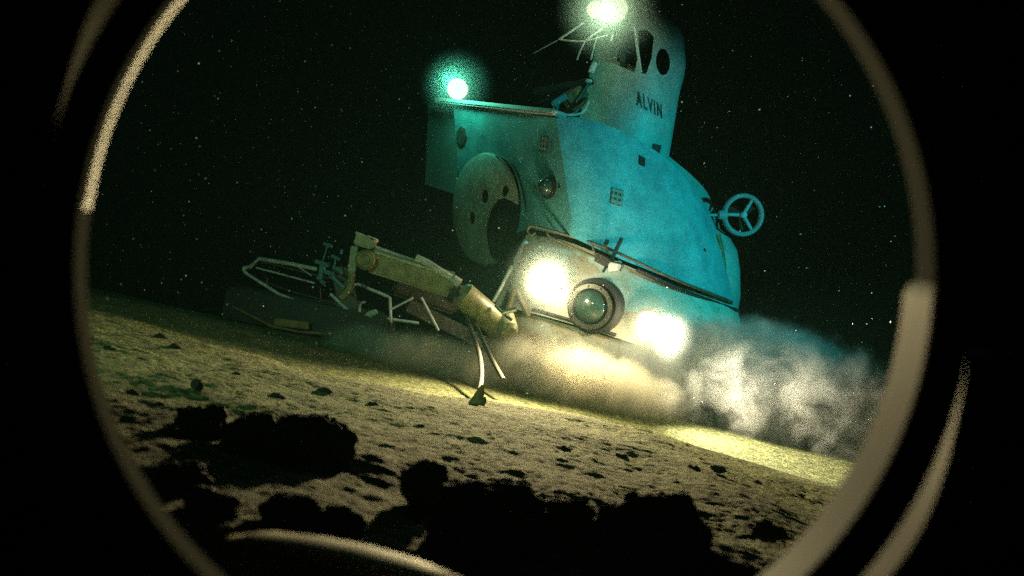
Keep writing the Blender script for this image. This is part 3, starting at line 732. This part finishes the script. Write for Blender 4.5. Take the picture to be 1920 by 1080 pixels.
bm = bmesh.new(); arc_mesh(bm, RIM, 10, 88, 90, RIM_E, 26); finish(bm, 'rim_glint_arc', M['rim'], win, angle=30)  # tapered to the crescent outline of the rim reflection
bm = bmesh.new(); arc_mesh(bm, RIM, 196, 262, 90, RIM_E, 26); finish(bm, 'rim_glint_arc', M['rimdim'], win, angle=30)  # same crescent shape for the weaker reflection opposite
BK = [(944, 502, 927, .511), (944, 502, 872, .515), (944, 502, 872, .522), (944, 502, 963, .522)]
bm = bmesh.new(); arc_mesh(bm, BK, 88, 196); finish(bm, 'gasket', M['gasket'], win, angle=30)
bm = bmesh.new(); arc_mesh(bm, BK, 262, 370); finish(bm, 'gasket', M['gasket'], win, angle=30)
bm = bmesh.new(); rings_mesh(bm, [(944, 502, 927, .508), (944, 502, 1800, .505), (944, 502, 1800, .53), (944, 502, 960, .524)]); finish(bm, 'hull_wall', M['gasket'], win, angle=30)

# ------------------------------------------------------------------ drifting silt, water haze
def volmat(name, color, dens, scale, lo, hi, aniso=0.2, falloff=True, power=1.0, step=1.0, stretch=(1, 1, 1), core=0.25):
    m = bpy.data.materials.new(name); m.use_nodes = True; nt = m.node_tree; nt.nodes.remove(nt.nodes['Principled BSDF'])
    v = nt.nodes.new('ShaderNodeVolumePrincipled'); v.inputs['Color'].default_value = (*color, 1); v.inputs['Anisotropy'].default_value = aniso
    v.inputs['Density'].default_value = dens
    if falloff:
        tc = nt.nodes.new('ShaderNodeTexCoord')
        n = nt.nodes.new('ShaderNodeTexNoise'); n.inputs['Scale'].default_value = scale; n.inputs['Detail'].default_value = 6; n.inputs['Roughness'].default_value = .62; n.inputs['Distortion'].default_value = .6
        sm = nt.nodes.new('ShaderNodeVectorMath'); sm.operation = 'MULTIPLY'; sm.inputs[1].default_value = stretch
        nt.links.new(tc.outputs['Object'], sm.inputs[0]); nt.links.new(sm.outputs[0], n.inputs['Vector'])
        ln = nt.nodes.new('ShaderNodeVectorMath'); ln.operation = 'LENGTH'; nt.links.new(tc.outputs['Object'], ln.inputs[0])
        # density = clamp(noise remapped - radius term)
        e = nt.nodes.new('ShaderNodeMapRange'); e.inputs['From Min'].default_value = 1.0; e.inputs['From Max'].default_value = core; e.inputs['To Min'].default_value = 0; e.inputs['To Max'].default_value = 1
        nt.links.new(ln.outputs['Value'], e.inputs['Value'])
        pw = nt.nodes.new('ShaderNodeMath'); pw.operation = 'POWER'; pw.inputs[1].default_value = power; nt.links.new(e.outputs[0], pw.inputs[0])
        ad = nt.nodes.new('ShaderNodeMath'); ad.operation = 'MULTIPLY_ADD'; ad.inputs[1].default_value = 0.5; nt.links.new(pw.outputs[0], ad.inputs[0]); nt.links.new(n.outputs['Fac'], ad.inputs[2])
        r = nt.nodes.new('ShaderNodeMapRange'); r.inputs['From Min'].default_value = lo; r.inputs['From Max'].default_value = hi; r.inputs['To Max'].default_value = dens
        nt.links.new(ad.outputs[0], r.inputs['Value'])
        mu = nt.nodes.new('ShaderNodeMath'); mu.operation = 'MULTIPLY'; nt.links.new(r.outputs[0], mu.inputs[0]); nt.links.new(pw.outputs[0], mu.inputs[1])
        nt.links.new(mu.outputs[0], v.inputs['Density'])
    nt.links.new(v.outputs[0], nt.nodes['Material Output'].inputs['Volume']); m.cycles.volume_step_rate = step; return m
def blob(name, c, sx, sy, sz, m, label, rot=0):
    bm = bmesh.new(); bmesh.ops.create_icosphere(bm, subdivisions=4, radius=1.0)
    me = bpy.data.meshes.new(name); bm.to_mesh(me); bm.free(); me.materials.append(m)
    o = bpy.data.objects.new(name, me); COL.objects.link(o); o.location = c; o.scale = (sx, sy, sz); o.rotation_euler = (0, rot, 0)
    tag(o, label, None, None, 'stuff'); return o
silt = volmat('silt', (0.94, 0.95, 0.90), 13.0, 3.0, 0.59, 0.82, power=0.9, step=0.09, stretch=(1.9, .8, .75), core=0.5)
blob('silt_cloud', P(1445, 745, 8.65), 1.85, 0.75, 0.72, silt, 'billowing silt cloud rolling right from under the submersible')
silt2 = volmat('silt_thin', (0.94, 0.89, 0.74), 11.0, 3.4, 0.57, 0.84, power=0.9, step=0.11, stretch=(1.2, .5, .4), core=.4)
blob('silt_cloud', P(1065, 712, 8.0), 1.02, 0.42, 0.36, silt2, 'thin bright silt cloud in front of the lower bow')
silt3 = volmat('silt_faint', (0.94, 0.89, 0.74), 6.0, 3.4, 0.60, 0.84, power=0.7, step=0.2, stretch=(.9, .5, .3))
blob('silt_cloud', P(790, 680, 7.9), 0.9, 0.5, 0.30, silt3, 'faint silt cloud under the arm and basket')
def murk(c, r, d, color=(0.9, 0.95, 0.9)):  # added ball of scattering volume that imitates lens halation round a lamp
    m = bpy.data.materials.new('lamp_halo'); m.use_nodes = True; nt = m.node_tree; nt.nodes.remove(nt.nodes['Principled BSDF'])
    v = nt.nodes.new('ShaderNodeVolumePrincipled'); v.inputs['Color'].default_value = (*color, 1)
    tc = nt.nodes.new('ShaderNodeTexCoord'); ln = nt.nodes.new('ShaderNodeVectorMath'); ln.operation = 'LENGTH'; nt.links.new(tc.outputs['Object'], ln.inputs[0])
    e = nt.nodes.new('ShaderNodeMapRange'); e.inputs['From Min'].default_value = 1.0; e.inputs['From Max'].default_value = 0.0; nt.links.new(ln.outputs['Value'], e.inputs['Value'])
    pw = nt.nodes.new('ShaderNodeMath'); pw.operation = 'POWER'; pw.inputs[1].default_value = 2.0; nt.links.new(e.outputs[0], pw.inputs[0])
    mu = nt.nodes.new('ShaderNodeMath'); mu.operation = 'MULTIPLY'; mu.inputs[1].default_value = d; nt.links.new(pw.outputs[0], mu.inputs[0])
    nt.links.new(mu.outputs[0], v.inputs['Density']); nt.links.new(v.outputs[0], nt.nodes['Material Output'].inputs['Volume'])
    blob('lamp_halo', c, r, r, r, m, 'added volume imitating the lens halo around a lamp')
murk(P(858, 162, 9.8), .40, 2.0)
murk(P(1140, 20, 8.85), .50, 7.0)
murk(P(1024, 522, 8.15), .40, 3.0)
murk(P(1218, 620, 8.05), .40, 1.6)

bm = bmesh.new(); add_box(bm, Vector((0, 25, 10)), Vector((70, 0, 0)), Vector((0, 62, 0)), Vector((0, 0, 26)), 0)
hz = finish(bm, 'haze', volmat('water_haze', (0.35, 0.95, 0.80), 0.0009, 1, 0, 1, 0.3, False), None, smooth=False)
tag(hz, 'faint green murk of deep water around everything', None, None, 'stuff')

# suspended flecks drifting in the lit water
bm = bmesh.new(); rs = random.Random(11)
for i in range(1350):
    Y = rs.uniform(2.2, 9.2); u = rs.uniform(150, 1760); v = rs.uniform(-20, 1000)
    if i % 22 == 0: Y = rs.uniform(1.0, 1.9)
    q = P(u, v, Y)
    if q.z < gz(q.x, q.y) + .08: continue
    s = rs.choice((.5, .6, .7, .8, 1, 1.2, 1.8))*0.0019*Y/4
    vs = [bm.verts.new(q + Vector(d)*s*rs.uniform(.7, 1.4)) for d in ((1, 0, 0), (-1, 0, 0), (0, 1, 0), (0, -1, 0), (0, 0, 1), (0, 0, -1))]
    for a in (0, 1):
        for b in (2, 3):
            for c in (4, 5): bm.faces.new((vs[a], vs[b], vs[c]))
M['snow'] = mat('pale_fleck', (0.9, 0.9, 0.85), 0.8)
o = finish(bm, 'marine_snow', M['snow'], None, smooth=False); tag(o, 'pale flecks drifting through the dark water', None, None, 'stuff')
